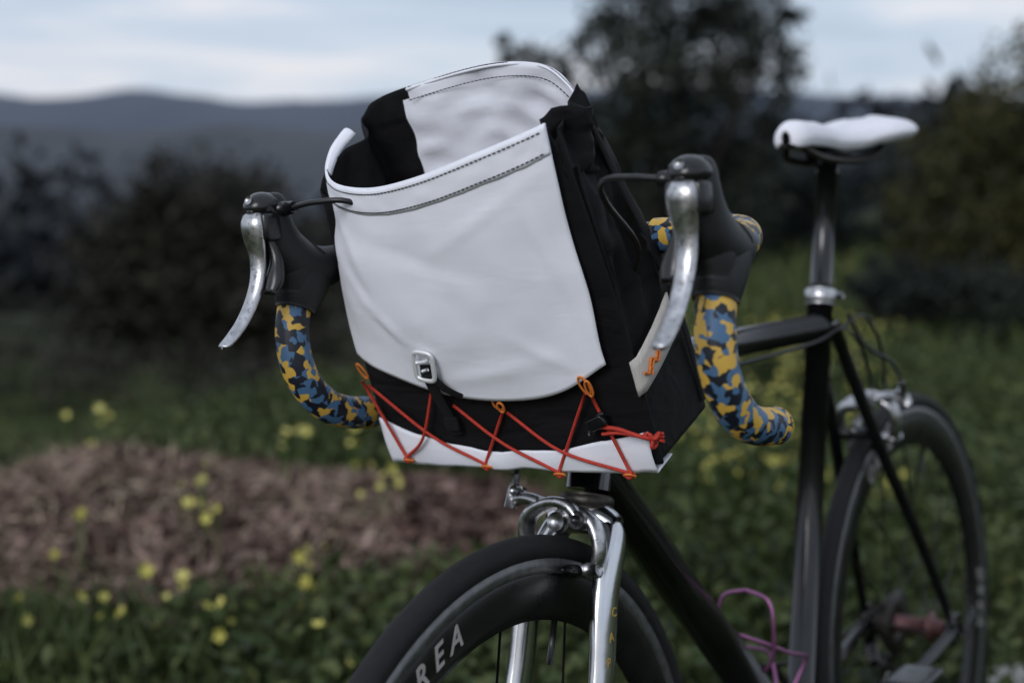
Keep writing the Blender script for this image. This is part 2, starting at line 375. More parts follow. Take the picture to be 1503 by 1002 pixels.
b.tube([(.005,-.036,R-.065),(.03,-.036,R-.115)],[.010,.008],gs,12,1,r2=[.004,.004],ref=(0,1,0))
for q in ((.005,-.036,R-.062),(.032,-.036,R-.118)): b.lathe([(.004,-.003),(.017,-.002),(.017,.002),(.004,.003)],q,M['plastic'],20)
b.obj('drivetrain',bike)
b=MB()
b.tube([axp(.80)+np.array([-.02,.022,.0]),(.6,.021,.777),(.34,.019,.778),(.27,.03,.79),(.20,.025,.76),(.155,.02,.70)],.0022,M['cable'],8,6)
b.tube([(.25,.022,.79),(.21,.035,.80),(.16,.035,.76),(.135,.03,.70)],.0024,M['cable'],8,6)
b.obj('brake_cable',bike)
# ------------------------------------------------------------------ handlebar
def barpts(s): return [(0,s*.10,0),(.002,s*.150,0),(.014,s*.184,-.001),(.046,s*.203,-.005),(.086,s*.212,-.012),(.116,s*.215,-.030),(.130,s*.216,-.065),(.128,s*.216,-.098),(.114,s*.216,-.124),(.087,s*.216,-.146),(.056,s*.216,-.156),(.026,s*.216,-.160)]
b=MB(); b.tube([(0,-.12,0),(0,-.02,0),(0,.02,0),(0,.12,0)],[.012,.0155,.0155,.012],M['plastic'],20,3); b.obj('handlebar_tube',bars)
for s in (1,-1):
    b=MB(); b.tube(barpts(s),.0158,M['tape'],24,8); 
    b.tube([(.028,s*.216,-.160),(.024,s*.216,-.160),(.020,s*.216,-.160)],[.0160,.0158,.010],M['golddecal'],20,1); b.obj('bar_tape',bars)
    b=MB(); Y=s*.215
    H=M['hood']
    b.tube([(.066,Y-s*.008,-.008),(.088,Y-s*.002,-.012),(.112,Y,-.010),(.132,Y,.002),(.143,Y,.020),(.148,Y,.036),(.148,Y,.049),(.147,Y,.057),(.147,Y,.0595)],[.0165,.020,.024,.025,.021,.0175,.015,.009,.002],H,24,6,r2=[.0165,.0185,.0195,.019,.0175,.017,.0155,.011,.002],ref=(0,1,0))
    b.tube([(.092,Y,-.004),(.108,Y,-.019),(.120,Y,-.036),(.126,Y,-.050)],[.024,.028,.0255,.0185],H,24,5,r2=[.017,.0195,.0195,.0178],ref=(0,1,0))
    b.tube([(.122,Y,.006),(.126,Y,-.014),(.131,Y,-.036)],[.020,.0225,.014],H,20,5,r2=[.016,.018,.0155],ref=(0,1,0))
    b.obj('brake_hood',bars)
    b=MB(); K=M['plastic']
    b.tube([(.150,Y,.045),(.162,Y,.047),(.171,Y,.043),(.175,Y,.040)],[.0125,.0125,.009,.003],K,20,5,r2=[.0155,.0155,.012,.004],ref=(0,1,0))
    b.box((.160,Y+s*.0,.028),(.026,.032,.026),K)
    b.tube([(.168,Y-.0,.050),(.1765,Y,.0525)],.0042,M['silver'],12,1)
    b.tube([(.160,Y-s*.006,.020),(.158,Y-s*.012,.0),(.164,Y-s*.014,-.02),(.172,Y-s*.014,-.032)],[.005,.006,.007,.004],K,10,5,r2=[.004,.006,.010,.007],ref=(0,1,0))
    b.tube([(.150,Y-s*.012,.043),(.150,Y-s*.030,.044)],[.0075,.0055],K,14,1)
    b.obj('shifter_body',bars)
    b=MB()
    b.tube([(.170,Y,.041),(.174,Y,.032),(.1725,Y,.018),(.1695,Y,.002),(.1715,Y,-.018),(.181,Y,-.038),(.195,Y,-.056),(.210,Y,-.069),(.2195,Y,-.075),(.2215,Y,-.0765)],[.004,.006,.0062,.0055,.005,.0045,.004,.0035,.003,.001],M['silver'],20,6,r2=[.009,.0125,.0118,.0095,.0085,.0078,.0075,.0075,.006,.001],ref=(0,1,0))
    b.tube([(.175,Y-.004,.031),(.1785,Y-.004,.030)],.003,M['greasy'],10,1)
    b.obj('brake_lever',bars)
    b=MB()
    b.tube([(.150,Y-s*.028,.044),(.150,Y-s*.055,.047),(.140,Y-s*.085,.046),(.110,Y-s*.100,.030),(.06,Y-s*.10,-.01),(.02,Y-s*.14,-.05),(-.03,Y-s*.18,-.08)],.0026,M['cable'],10,6)
    b.obj('shift_cable',bars)
b=MB()
b.tube([(0,.10,.012),(-.03,.07,-.02),(-.05,.04,-.10),(-.06,.03,-.14)],.0026,M['cable'],10,6)
b.tube([(0,-.10,.012),(.0,-.06,-.02),(.0,-.03,-.12),(.03,-.045,-.17),(.035,-.058,-.20)],.0026,M['cable'],10,6)
b.obj('brake_cables',bars)
# ------------------------------------------------------------------ bag
bagM=MBK@MST@MBAG
bag=empty('handlebar_bag',bagM)
def wr(p,sc_,amp,seed=0):
    return amp*noise.fractal(Vector((p[0]*sc_+seed,p[1]*sc_,p[2]*sc_)),.9,2.1,3)
TOP=[(-.004,-.120,.268),(.006,0,.268),(-.004,.118,.292),(-.012,.131,.304),(-.030,.131,.306),(-.055,.118,.300),(-.078,.121,.296),(-.096,.110,.292),(-.110,.088,.318),(-.116,.060,.336),(-.120,0,.341),(-.116,-.088,.333),(-.110,-.137,.325),(-.094,-.141,.312),(-.070,-.118,.302),(-.045,-.124,.300),(-.018,-.134,.285)]
BOT=[(0,-.138,0),(.004,0,0),(0,.138,0),(-.010,.146,0),(-.035,.147,0),(-.06,.147,0),(-.088,.147,0),(-.108,.144,0),(-.114,.120,0),(-.12,.06,0),(-.12,0,0),(-.12,-.095,0),(-.116,-.135,0),(-.10,-.146,0),(-.07,-.147,0),(-.045,-.147,0),(-.012,-.146,0)]
def closedcat(P,n):
    P=list(P); A=cat(P[-2:]+P+P[:3],n); return A[2*n:2*n+len(P)*n]
ct=closedcat(TOP,8); cb=closedcat(BOT,8); nv=60; G=[]
for j in range(nv+1):
    v=j/nv; row=[]
    for pt,pb in zip(ct,cb):
        vv=v; p=pb*(1-vv)+pt*vv
        k=min(1,max(0,(v-.35)/.65)); 
        side=min(1,max(0,(abs(p[1])-.10)/.03))
        base=pb*(1-vv)+np.array([pt[0],math.copysign(.133,pt[1]) if side>0 else pt[1],pt[2]])*vv
        p=p*(k)+base*(1-k) if side>0 else p
        bul=math.sin(math.pi*v)
        if abs(p[1])>.11: p[1]+=math.copysign(.004*bul,p[1])
        front=1 if p[0]>-.012 else 0
        if not front: 
            a=wr(p,16,.008,3)*min(1,v*4)*(.35 if v<.5 else 1); p[1]+=a*side; p[0]+=wr(p,14,.004,9)*min(1,v*4)
            rb=abs(noise.noise(Vector((p[0]*34+5+p[2]*10,p[2]*12,p[1]*2))))*.015*side*min(1,max(0,v-.2)*3); p[1]-=math.copysign(rb,p[1])
            # crumpled inner back panel
            bk=(1-side)*min(1,max(0,(v-.45)*4))
            q=abs(noise.noise(Vector((p[1]*24+p[2]*14,p[2]*26-p[1]*12,4))))
            p[0]+=bk*(.009*(.35-q)+wr(p,38,.0022,6))*(1-.75*max(0,(v-.93)/.07))
        row.append(tuple(p))
    G.append(row)
b=MB(); b.grid(G,M['blackfab'],False,True)
wi=b.mat(M['white'])
for i,fc in enumerate(b.f):
    c=np.mean([b.v[q] for q in fc],axis=0)
    if c[0]<-.080 and c[1]>-.090-(.333-c[2])*.19 and c[1]<.112 and c[2]>.02: b.mi[i]=wi
cc=np.mean(cb,axis=0); rows=[[tuple(cc*(1-q)+np.array(p)*q) for p in cb] for q in (0.02,.5,1)]
b.grid(rows,M['blackfab'],False,True,flip=True)
b.obj('bag_body',bag,solid=.0016)
bt=[tuple(p+np.array([.002,0,-.002])) for p in ct if p[0]<-.09 and -.09<p[1]<.115]
bt2=[tuple(np.array(p)+np.array([.0036,0,-.010])) for p in bt]
b=MB(); b.tube(bt,.0014,M['white'],8,1); b.obj('back_rim_hem',bag)
def dashes(mb,curve,step,fill,r,m):
    c=np.array(curve); d=np.concatenate([[0],np.cumsum(np.linalg.norm(np.diff(c,axis=0),axis=1))]); s=0
    while s<d[-1]-step:
        seg=[[np.interp(q,d,c[:,k]) for k in range(3)] for q in (s,s+step*fill)]; mb.tube(seg,r,m,5,1); s+=step
b=MB(); dashes(b,bt2,.0045,.7,.0005,M['stitch']); dashes(b,[np.array(p)+np.array([-.0005,0,.0016]) for p in bt],.0045,.85,.0006,M['stitch']); b.obj('back_rim_stitching',bag)
# white front panel
top=cat([(-.056,-.129,.314),(-.038,-.134,.303),(-.016,-.127,.289),(.004,-.100,.2815),(.017,-.050,.279),(.023,.010,.287),(.018,.066,.2985),(.008,.108,.307),(.001,.128,.3115)],8)
bot=cat([(-.002,-.151,.111),(.004,-.138,.106),(.010,-.117,.099),(.0135,-.066,.081),(.015,-.020,.0720),(.015,.023,.070),(.014,.060,.073),(.012,.091,.082),(.009,.131,.102)],8)
nvp=56; G=[]; K=len(top)
creases=((-.085,.150,-.95,.007,.0034,.045),(-.070,.128,-.75,.006,-.0020,.030),(-.100,.175,-1.15,.006,-.0022,.04),(.105,.20,-1.35,.005,.0020,.07),(.112,.15,-1.5,.005,-.0016,.05),(-.11,.24,-1.2,.006,.0018,.05),(.02,.10,.15,.008,.0018,.06),(.055,.245,.45,.006,.0012,.06),(-.03,.215,-.3,.008,-.0012,.06),(.075,.115,-.6,.006,.0014,.03))
for j in range(nvp+1):
    v=j/nvp; row=[]
    for i in range(K):
        s=i/(K-1); p=top[i]*(1-v)+bot[i]*v
        e=(1-v)**1.6; lin=(1-v)
        w=max(0,1-s/.3); p[0]+=(top[i][0]*(e-lin))*w
        p[0]+=.009*math.sin(math.pi*v)*math.sin(math.pi*min(1,max(0,s)))**.7
        p[1]+=-.003*math.sin(math.pi*v)*(s>.5)*(s-.5)*2 - .006*math.sin(math.pi*v)*max(0,.5-s)*2
        p[1]+=.0026*math.sin(v*11+.5)*max(0,(s-.85)/.15)*v
        p[0]+=wr((p[1],p[2],0),8,.0034,1)*math.sin(math.pi*min(1,v*.93+.07))
        for (ca,cz,ang,wd,am,le) in creases:
            da,dz=p[1]-ca,p[2]-cz; q1=da*math.cos(ang)+dz*math.sin(ang); q2=-da*math.sin(ang)+dz*math.cos(ang)
            p[0]+=am*math.exp(-(q2/wd)**2)*math.exp(-(q1/le)**2)
        row.append(tuple(p))
    G.append(row)
FP=np.array(G)
b=MB(); b.grid(FP,M['white']); b.obj('front_panel',bag,solid=.0013)
hm=[]
nh=8
def fp(jf,i):
    j=int(jf); t=jf-j; j2=min(nvp,j+1); return FP[j,i]*(1-t)+FP[j2,i]*t
hemrows=6.4
for j in range(nh+1):
    jf=hemrows*j/nh; off=.0014 if 0<j<nh else .0008
    hm.append([tuple(fp(jf,i)+np.array([off+.0009*noise.noise(Vector((i*.6,j*.3,0))),0,0.0])) for i in range(K)])
b=MB(); b.grid(hm,M['white']); b.obj('front_hem',bag,solid=.0010)
b=MB()
dashes(b,[fp(1.1,i)+np.array([.0026,0,0]) for i in range(K)],.0045,.7,.0005,M['stitch'])
dashes(b,[fp(5.6,i)+np.array([.0026,0,0]) for i in range(K)],.0045,.7,.0005,M['stitch'])
b.obj('hem_stitching',bag)
b=MB(); b.tube([tuple(top[i]) for i in range(K)],.0011,M['white'],8,1); b.obj('panel_edge',bag)
# hem turned inwards at the far corner
G=[]
for i in range(17):
    p=top[i]; w_=.013*(1-i/17)**.6
    G.append([tuple(p+np.array([-.002*q,w_*q,-.004*q*q+.0035*math.sin(math.pi*q)])) for q in np.linspace(0,1,6)])
b=MB(); b.grid(G,M['white']); b.obj('hem_fold',bag,solid=.0014)
b=MB(); 
G=[]
for i in range(18):
    s=i/17; row=[]
    for j in range(12):
        t=j/11; x=-.004-.078*s; a=.131-.006*s-.016*math.sin(s*9)*t; z=.308+.006*math.sin(s*7)+.006*s-(.055)*(1-t)
        row.append((x+wr((x,a,z),60,.004,7)*t,a+wr((x,a,z),50,.008),z+wr((x,a,z),40,.009,4)*t))
    G.append(row)
b.grid(G,M['blackfab']); b.obj('gusset_fold',bag,solid=.0015)
b=MB()
b.tube([(-.004,.139,.02),(-.006,.145,.09),(-.010,.143,.18),(-.012,.137,.27)],.0016,M['blackfab'],8,6)
b.tube([(-.100,.150,.01),(-.096,.150,.09),(-.085,.146,.17),(-.074,.132,.25),(-.068,.126,.29)],[.004,.005,.006,.005,.003],M['strap'],8,6,r2=.0016,ref=(0,1,0))
b.obj('side_seam',bag)
def bodyfront(a): return .004*(1-(a/.146)**2)
tp=cat([(-.147,.044),(-.125,.035),(-.09,.024),(-.042,.0145),(0,.013),(.058,.018),(.10,.026),(.125,.031),(.1475,.036)],6)
G=[]
for j in range(9):
    t=j/8; row=[]
    for a,zt in tp:
        z=-.005-.002*max(0,a/.146)+ (zt+.005)*t
        row.append((bodyfront(a)+.0035+.0015*math.sin(math.pi*t)+wr((a*1.5,z,3),22,.0016),a,z+wr((a,z,0),25,.0020)))
    G.append(row)
b=MB(); b.grid(G,M['white']); 
G2=[[ (x-.03*q,a,z+.001*q) for (x,a,z) in G[0]] for q in (0,.04,.5,1)]
b.grid(G2,M['white'])
b.obj('lower_strip',bag,solid=.0012)
def on(a,z,n=.011): return (n,a,z)
b=MB(); Rr=.0016
segs=[[(-.146,.088),(-.123,.004)],[(-.140,.083),(-.080,.030),(-.031,.000)],[(-.123,.004),(-.092,.028),(-.064,.080)],[(-.046,.062),(.0,.024),(.049,-.006)],[(.008,.056),(-.031,-.001)],[(.012,.055),(.060,.018),(.122,-.004)],[(.100,.074),(.049,-.006)],[(.106,.072),(.124,-.004)]]
for s_ in segs:
    k=len(s_); pts=[on(a,z,.0095+(.003 if 0<i<k-1 else 0)) for i,(a,z) in enumerate(s_)]
    b.tube(pts,Rr,M['red'],8,6)
for q0,q1 in (((-.126,.004),(-.118,.003)),((-.034,-.001),(-.027,-.002)),((.045,-.006),(.053,-.007)),((.116,-.004),(.127,-.004))):
    b.tube([on(q0[0],q0[1],.0095),on((q0[0]+q1[0])/2,q0[1]-.005,.0095),on(q1[0],q1[1],.0095)],Rr,M['red'],8,6)
b.tube([(.012,.108,.043),(.013,.125,.042),(.012,.140,.036),(.013,.154,.033)],.0020,M['red'],8,6)
b.tube([(.012,.108,.036),(.013,.125,.038),(.012,.142,.035),(.013,.154,.033)],.0016,M['red'],8,6)
kn=[]
for i in range(26):
    t=i/25*2*math.pi; kn.append((.013+.0035*math.sin(3*t),.157+.0045*(math.sin(t)+.7*math.sin(2*t)),.033+.0045*(math.cos(t)-.7*math.cos(2*t))))
b.tube(kn[:-1],.0019,M['red'],8,3,closed=True)
for dz in (.006,-.002,.003): b.tube([(.013,.160,.033),(.013,.168,.033+dz)],.0016,M['red'],7,1)
b.obj('lacing_cord',bag)
b=MB()
def loop(a,z,r1,r2,rot=0,nn=.011):
    pts=[]
    for i in range(12):
        t=2*math.pi*i/12; x=r1*math.cos(t); y=r2*math.sin(t)
        pts.append((nn+.002*math.sin(t),a+x*math.cos(rot)-y*math.sin(rot),z+x*math.sin(rot)+y*math.cos(rot)))
    b.tube(pts,.0011,M['orange'],8,3,closed=True)
loop(-.146,.096,.003,.009,.2,.005); loop(.006,.064,.0045,.0065,.1); loop(.010,.062,.0035,.006,-.3,.013); loop(.103,.083,.0042,.0095,.15); loop(.108,.081,.0032,.0085,-.1,.013)
for a,z in ((-.122,.000),(-.030,-.004),(.049,-.009),(.122,-.007)): loop(a,z,.0055,.0025,.0,.009)
b.obj('orange_loops',bag)
b=MB(); 
hk=.027; ha,hz=-.050,.111
def rrect(a,z,w,h,rad,nn,tilt=0):
    pts=[]
    for cx,cz,a0 in ((w/2-rad,h/2-rad,0),(-w/2+rad,h/2-rad,90),(-w/2+rad,-h/2+rad,180),(w/2-rad,-h/2+rad,270)):
        for k in range(3):
            t=math.radians(a0+45*k); x=cx+rad*math.cos(t); z_=cz+rad*math.sin(t)
            pts.append((nn,a+x*math.cos(tilt)-z_*math.sin(tilt),z+x*math.sin(tilt)+z_*math.cos(tilt)))
    return pts
b.tube(rrect(ha,hz,.020,.028,.005,hk,-.18),.0024,M['hook'],10,2,closed=True,r2=.0016)
b.tube([(hk,ha-.007,hz+.004),(hk,ha,hz+.0045),(hk,ha+.008,hz+.006)],.0020,M['hook'],8,2)
b.tube([(hk,ha-.003,hz-.0045),(hk+.001,ha+.004,hz-.0025)],.0016,M['hook'],8,2)
b.obj('cord_hook',bag)
b=MB()
b.tube([(hk-.001,ha-.001,hz-.007),(.024,ha-.001,hz-.018),(.018,-.053,.072),(.012,-.053,.050),(.010,-.052,.032)],.0010,M['strap'],8,5,r2=.0065,ref=(0,1,0))
b.tube([(hk-.001,ha+.002,hz-.006),(.025,ha+.010,hz-.020),(.018,-.032,.078),(.010,-.022,.068)],.0010,M['strap'],8,5,r2=.005,ref=(0,1,.4))
b.tube([(hk+.001,ha,hz-.010),(hk-.002,ha,hz+.001)],.0012,M['strap'],8,1,r2=.006,ref=(0,1,0))
b.box((.012,-.052,.044),(.005,.016,.014),M['strap'])
b.box((.012,.106,.048),(.010,.020,.011),M['plastic'],Matrix.Rotation(.4,3,'X'))
b.tube([(.012,.096,.036),(.013,.110,.054),(.012,.116,.056)],.0028,M['plastic'],10,3)
b.obj('strap_and_toggle',bag)
G=[]
for i in range(13):
    s=i/12; x=.003-.080*s; z0=.068+.022*s; z1=.100+.028*s
    G.append([(x,.1520+.0020*math.sin(math.pi*s)-.004*(s<.05),z0+(z1-z0)*q) for q in np.linspace(0,1,5)])
b=MB(); b.grid(G,M['webbing']); b.obj('side_webbing',bag,solid=.002)
b=MB(); zz=[]
for i in range(9):
    s=.08+.80*i/8; x=.003-.080*s; zz.append((x,.1555,(.078 if i%2 else .085)+.028*s))
b.tube(zz,.0013,M['orange'],8,3); b.tube([(q[0]-.002,q[1]+.001,q[2]-.003) for q in zz[1:8]],.0011,M['orange'],8,3)
b.tube([(-.060,.151,.19),(-.062,.155,.182),(-.058,.156,.176),(-.066,.154,.165),(-.07,.152,.15)],.0012,M['strap'],6,4)
b.obj('side_cord',bag)
# ------------------------------------------------------------------ terrain
def smooth(x): return np.log1p(np.exp(np.clip(x,-30,30)))
def TZ(X,Y):
    X=np.asarray(X,float);Y=np.asarray(Y,float)
    e=(Y-6.8-3.03*(X+.7)+.5*np.sin(X*1.3)+.4*np.sin(Y*.9))/3.19
    s=smooth(e*3)/3
    z=-3.4*(1-np.exp(-s*.70/3.4))
    d=np.hypot(X,Y)
    z=z-np.clip(d-38,0,900)*.045*np.clip(s/10,0,1)
    bump=.03*np.sin(X*1.7+Y*.9)*np.sin(Y*1.3-X*.6)+.02*np.sin(X*4.1+1)*np.sin(Y*3.7)
    near=np.clip((d-2.3)/1.5,0,1)
    big=np.clip((d-12)/15,0,1)*.35*np.sin(X*.31+1)*np.sin(Y*.23)
    return z+bump*near+big*np.clip(s/3,0,1)
b=MB(); radii=np.concatenate([[0.02],np.geomspace(.4,7000,150)]); na=240
G=[]
for r_ in radii:
    th=np.linspace(0,2*math.pi,na,endpoint=False); X=r_*np.cos(th);Y=r_*np.sin(th);Z=TZ(X,Y)
    G.append(np.stack([X,Y,Z],1))
m,nt,pb=newmat('meadow_soil'); Lk=nt.links
geo=N(nt,'ShaderNodeNewGeometry'); ln_=N(nt,'ShaderNodeVectorMath',operation='LENGTH'); Lk.new(geo.outputs['Position'],ln_.inputs[0])
n1=N(nt,'ShaderNodeTexNoise'); n1.inputs['Scale'].default_value=.45; n1.inputs['Detail'].default_value=7; Lk.new(geo.outputs['Position'],n1.inputs['Vector'])
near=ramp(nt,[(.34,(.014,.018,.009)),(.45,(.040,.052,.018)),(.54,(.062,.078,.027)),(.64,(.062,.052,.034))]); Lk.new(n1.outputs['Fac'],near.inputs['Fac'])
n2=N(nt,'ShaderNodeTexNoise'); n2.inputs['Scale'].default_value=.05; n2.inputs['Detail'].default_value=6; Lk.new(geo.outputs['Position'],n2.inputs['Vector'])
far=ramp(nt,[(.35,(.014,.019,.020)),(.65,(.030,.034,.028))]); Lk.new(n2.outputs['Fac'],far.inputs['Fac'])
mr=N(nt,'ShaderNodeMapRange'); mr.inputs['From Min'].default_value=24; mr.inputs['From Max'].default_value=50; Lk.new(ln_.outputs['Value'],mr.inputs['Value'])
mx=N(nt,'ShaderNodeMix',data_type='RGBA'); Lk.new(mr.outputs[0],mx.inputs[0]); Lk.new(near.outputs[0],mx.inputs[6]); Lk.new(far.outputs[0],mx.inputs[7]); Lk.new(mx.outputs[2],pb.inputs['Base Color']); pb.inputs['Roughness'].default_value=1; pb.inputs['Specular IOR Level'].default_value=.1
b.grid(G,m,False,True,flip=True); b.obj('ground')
def leafmat(name,c0,c1,c2,scale=3,rough=.6):
    m,nt,pb=newmat(name); L=nt.links; geo=N(nt,'ShaderNodeNewGeometry')
    n1=N(nt,'ShaderNodeTexNoise'); n1.inputs['Scale'].default_value=scale; n1.inputs['Detail'].default_value=2; L.new(geo.outputs['Position'],n1.inputs['Vector'])
    wn=N(nt,'ShaderNodeMath',operation='MULTIPLY_ADD'); wn.inputs[1].default_value=.35; L.new(geo.outputs['Random Per Island'],wn.inputs[0]); 
    m2=N(nt,'ShaderNodeMath',operation='MULTIPLY'); m2.inputs[1].default_value=.75; L.new(n1.outputs['Fac'],m2.inputs[0]); L.new(m2.outputs[0],wn.inputs[2])
    r=ramp(nt,[(.3,c0),(.55,c1),(.8,c2)]); L.new(wn.outputs[0],r.inputs['Fac']); L.new(r.outputs[0],pb.inputs['Base Color']); pb.inputs['Roughness'].default_value=rough; pb.inputs['Specular IOR Level'].default_value=.2
    return m
G1=leafmat('grass_leaves',(.009,.015,.006),(.042,.064,.019),(.105,.120,.045),1.3)
def quads(c,size,up=0,elong=1.):
    n=len(c); a=rng.normal(size=(n,3)); a[:,2]*=(1-up); a/=np.linalg.norm(a,axis=1)[:,None]
    b_=rng.normal(size=(n,3)); b_-=a*np.sum(a*b_,1)[:,None]; b_/=np.linalg.norm(b_,axis=1)[:,None]
    s=np.asarray(size).reshape(-1,1)*np.ones((n,1)); a=a*s*elong; b_=b_*s
    return np.stack([c-a,c-b_*.6,c+a,c+b_*.6],1)
def scatter(n,ymin,ymax,pad=.35,dens=1.0):
    d=ymin+(ymax-ymin)*rng.random(n)**dens; X=(rng.random(n)*2-1)*(d*.45+pad)
    return np.column_stack([X,d])
MX,MY,MA,MC=-.92,3.52,.98,.70
def inmound(x,y):
    th=np.arctan2(y-MY,x-MX); w=1+.10*np.sin(th*3+1)+.07*np.sin(th*5+2)
    return (((x-MX)/MA)**2+((y-MY)/MC)**2)/w**2
def mz(x,y):
    q=inmound(x,y); return .21*np.clip(1-q,0,1)**.9*(1+.18*np.sin(x*5+1)*np.sin(y*4))
def blades(P,hmin,hmax,w):
    n=len(P); z=TZ(P[:,0],P[:,1]); base=np.column_stack([P,z-.01]); h_=hmin+(hmax-hmin)*rng.random(n)
    pat=.5+.5*np.sin(P[:,0]*2.3+1)*np.sin(P[:,1]*1.9); h_=h_*(.5+pat)
    ang=rng.random(n)*6.283; dx=np.column_stack([np.cos(ang),np.sin(ang),np.zeros(n)])*w
    lean_=np.column_stack([rng.normal(size=n)*.4,rng.normal(size=n)*.4,np.ones(n)])*h_[:,None]
    return np.stack([base-dx,base+dx,base+lean_*.6+dx*.8,base+lean_],1)
P1=scatter(60000,1.5,7,1.2,1.0); keep=(inmound(P1[:,0],P1[:,1])>.98); P1=P1[keep]
P2=scatter(26000,7,26,2,1.0)
near1=scatter(12000,.25,1.6,1.6)
allb=[blades(P1,.05,.17,.006),blades(P2,.08,.28,.016),blades(near1,.03,.10,.005)]
lp=P1[rng.random(len(P1))<.8]; lc=np.column_stack([lp+rng.normal(size=lp.shape)*.02,TZ(lp[:,0],lp[:,1])+.03+rng.random(len(lp))*.12])
allb.append(quads(lc,.012+.014*rng.random(len(lc)),.0))
wc=scatter(130,2.7,6.5,.3); wc=wc[(inmound(wc[:,0],wc[:,1])>1.2)&~((wc[:,0]<.0)&(wc[:,1]<3.6))]
wp=np.repeat(wc,45,axis=0)+rng.normal(size=(len(wc)*45,2))*.06
allb.append(quads(np.column_stack([wp,TZ(wp[:,0],wp[:,1])+.04+rng.random(len(wp))*.22]),.010+.014*rng.random(len(wp))))
leafmesh('meadow_grass',np.concatenate(allb),G1)
fm=leafmat('flower_petals',(.36,.33,.06),(.58,.53,.13),(.70,.66,.27),4)
F=[];S=[]
cent=[]
for i in range(110):
    d=3.3+7*rng.random(); x=(rng.random()*2-1)*(d*.42+.2); cent.append((x,d,1))
for i in range(90):
    d=3.4+4.5*rng.random(); x=d*(.09+.17*rng.random()+.01)
    for k in range(5): cent.append((x+rng.normal()*.10,d+rng.normal()*.15,1))
for px,py in ((110,850),(140,915),(250,820),(215,890),(300,815),(430,865),(455,870),(545,775),(560,765),(520,720),(400,730),(335,945),(490,950),(120,700),(15,925),(420,735)):
    d=.86*2012/(py-254); x=(px-751)/2012*d
    for k in range(2): cent.append((x+rng.normal()*.02,d+rng.normal()*.04,1.25))
for i in range(80):
    d=8+14*rng.random(); x=d*(-.02+.4*rng.random()); cent.append((x,d,1.3))
for x,y,sc_ in cent:
    if sc_==1 and inmound(x,y)<1.05: continue
    for k in range(rng.integers(1,4)):
        px_=x+rng.normal()*.025; py_=y+rng.normal()*.04
        z0=float(TZ(px_,py_))+float(mz(px_,py_)); top_=z0+.08+.12*rng.random()
        S.append([(px_-.0015,py_,z0),(px_+.0015,py_,z0),(px_+.0015,py_,top_),(px_-.0015,py_,top_)])
        tl=Vector((rng.normal()*.8,rng.normal()*.8-.5,.8)).normalized(); q=tl.to_track_quat('Z','Y')
        sz=(.006+.006*rng.random())*sc_
        for j in range(5):
            a=j*1.2566; r1=Vector((math.cos(a),math.sin(a),.0)); r2_=Vector((math.cos(a+.55),math.sin(a+.55),0)); r0=Vector((math.cos(a-.55),math.sin(a-.55),0))
            pts=[Vector((0,0,0)),r0*sz*.8+Vector((0,0,sz*.6)),r1*sz*1.25+Vector((0,0,sz*.8)),r2_*sz*.8+Vector((0,0,sz*.6))]
            F.append([tuple(q@p+Vector((px_,py_,top_))) for p in pts])
leafmesh('yellow_wildflowers',np.array(F),fm)
sm=leafmat('stems',(.03,.06,.012),(.05,.09,.02),(.07,.12,.03)); leafmesh('flower_stems',np.array(S),sm).parent=bpy.data.objects['yellow_wildflowers']
mm_=leafmat('dry_mulch',(.024,.015,.012),(.125,.078,.064),(.36,.26,.22),7,.9)
b=MB(); G=[]
for i in range(80):
    q=(i/79)
    th=np.linspace(0,2*math.pi,160,endpoint=False); w=1+.10*np.sin(th*3+1)+.07*np.sin(th*5+2)
    X=MX+MA*1.03*q*w*np.cos(th);Y=MY+MC*1.03*q*w*np.sin(th)
    Z=TZ(X,Y)+mz(X,Y)-.012*(q>.97)+np.array([noise.fractal(Vector((x*5,y*5,0)),1,2,5)*.035 for x,y in zip(X,Y)])
    G.append(np.stack([X,Y,Z],1))
b.grid(G,mm_,False,True); mound=b.obj('dirt_mound')
k=26000; th=rng.random(k)*6.283; q=np.sqrt(rng.random(k))*1.14; X=MX+MA*q*np.cos(th);Y=MY+MC*q*np.sin(th)
c=np.column_stack([X,Y,TZ(X,Y)+mz(X,Y)+.004+rng.random(k)*.045]); 
o=leafmesh('mulch_chips',quads(c,.006+.014*rng.random(k)**2,.4,2.6),mm_); o.parent=mound
k=2200; th=rng.random(k)*6.283; q=np.sqrt(rng.random(k))*1.05; X=MX-.15+.75*q*np.cos(th);Y=MY-.2+.5*q*np.sin(th)
tw=simple('dry_straw',(.38,.30,.22),.9); c=np.column_stack([X,Y,TZ(X,Y)+mz(X,Y)+.02+rng.random(k)*.03]); o=leafmesh('dry_twigs',quads(c,.003+.003*rng.random(k),.5,14),tw); o.parent=mound
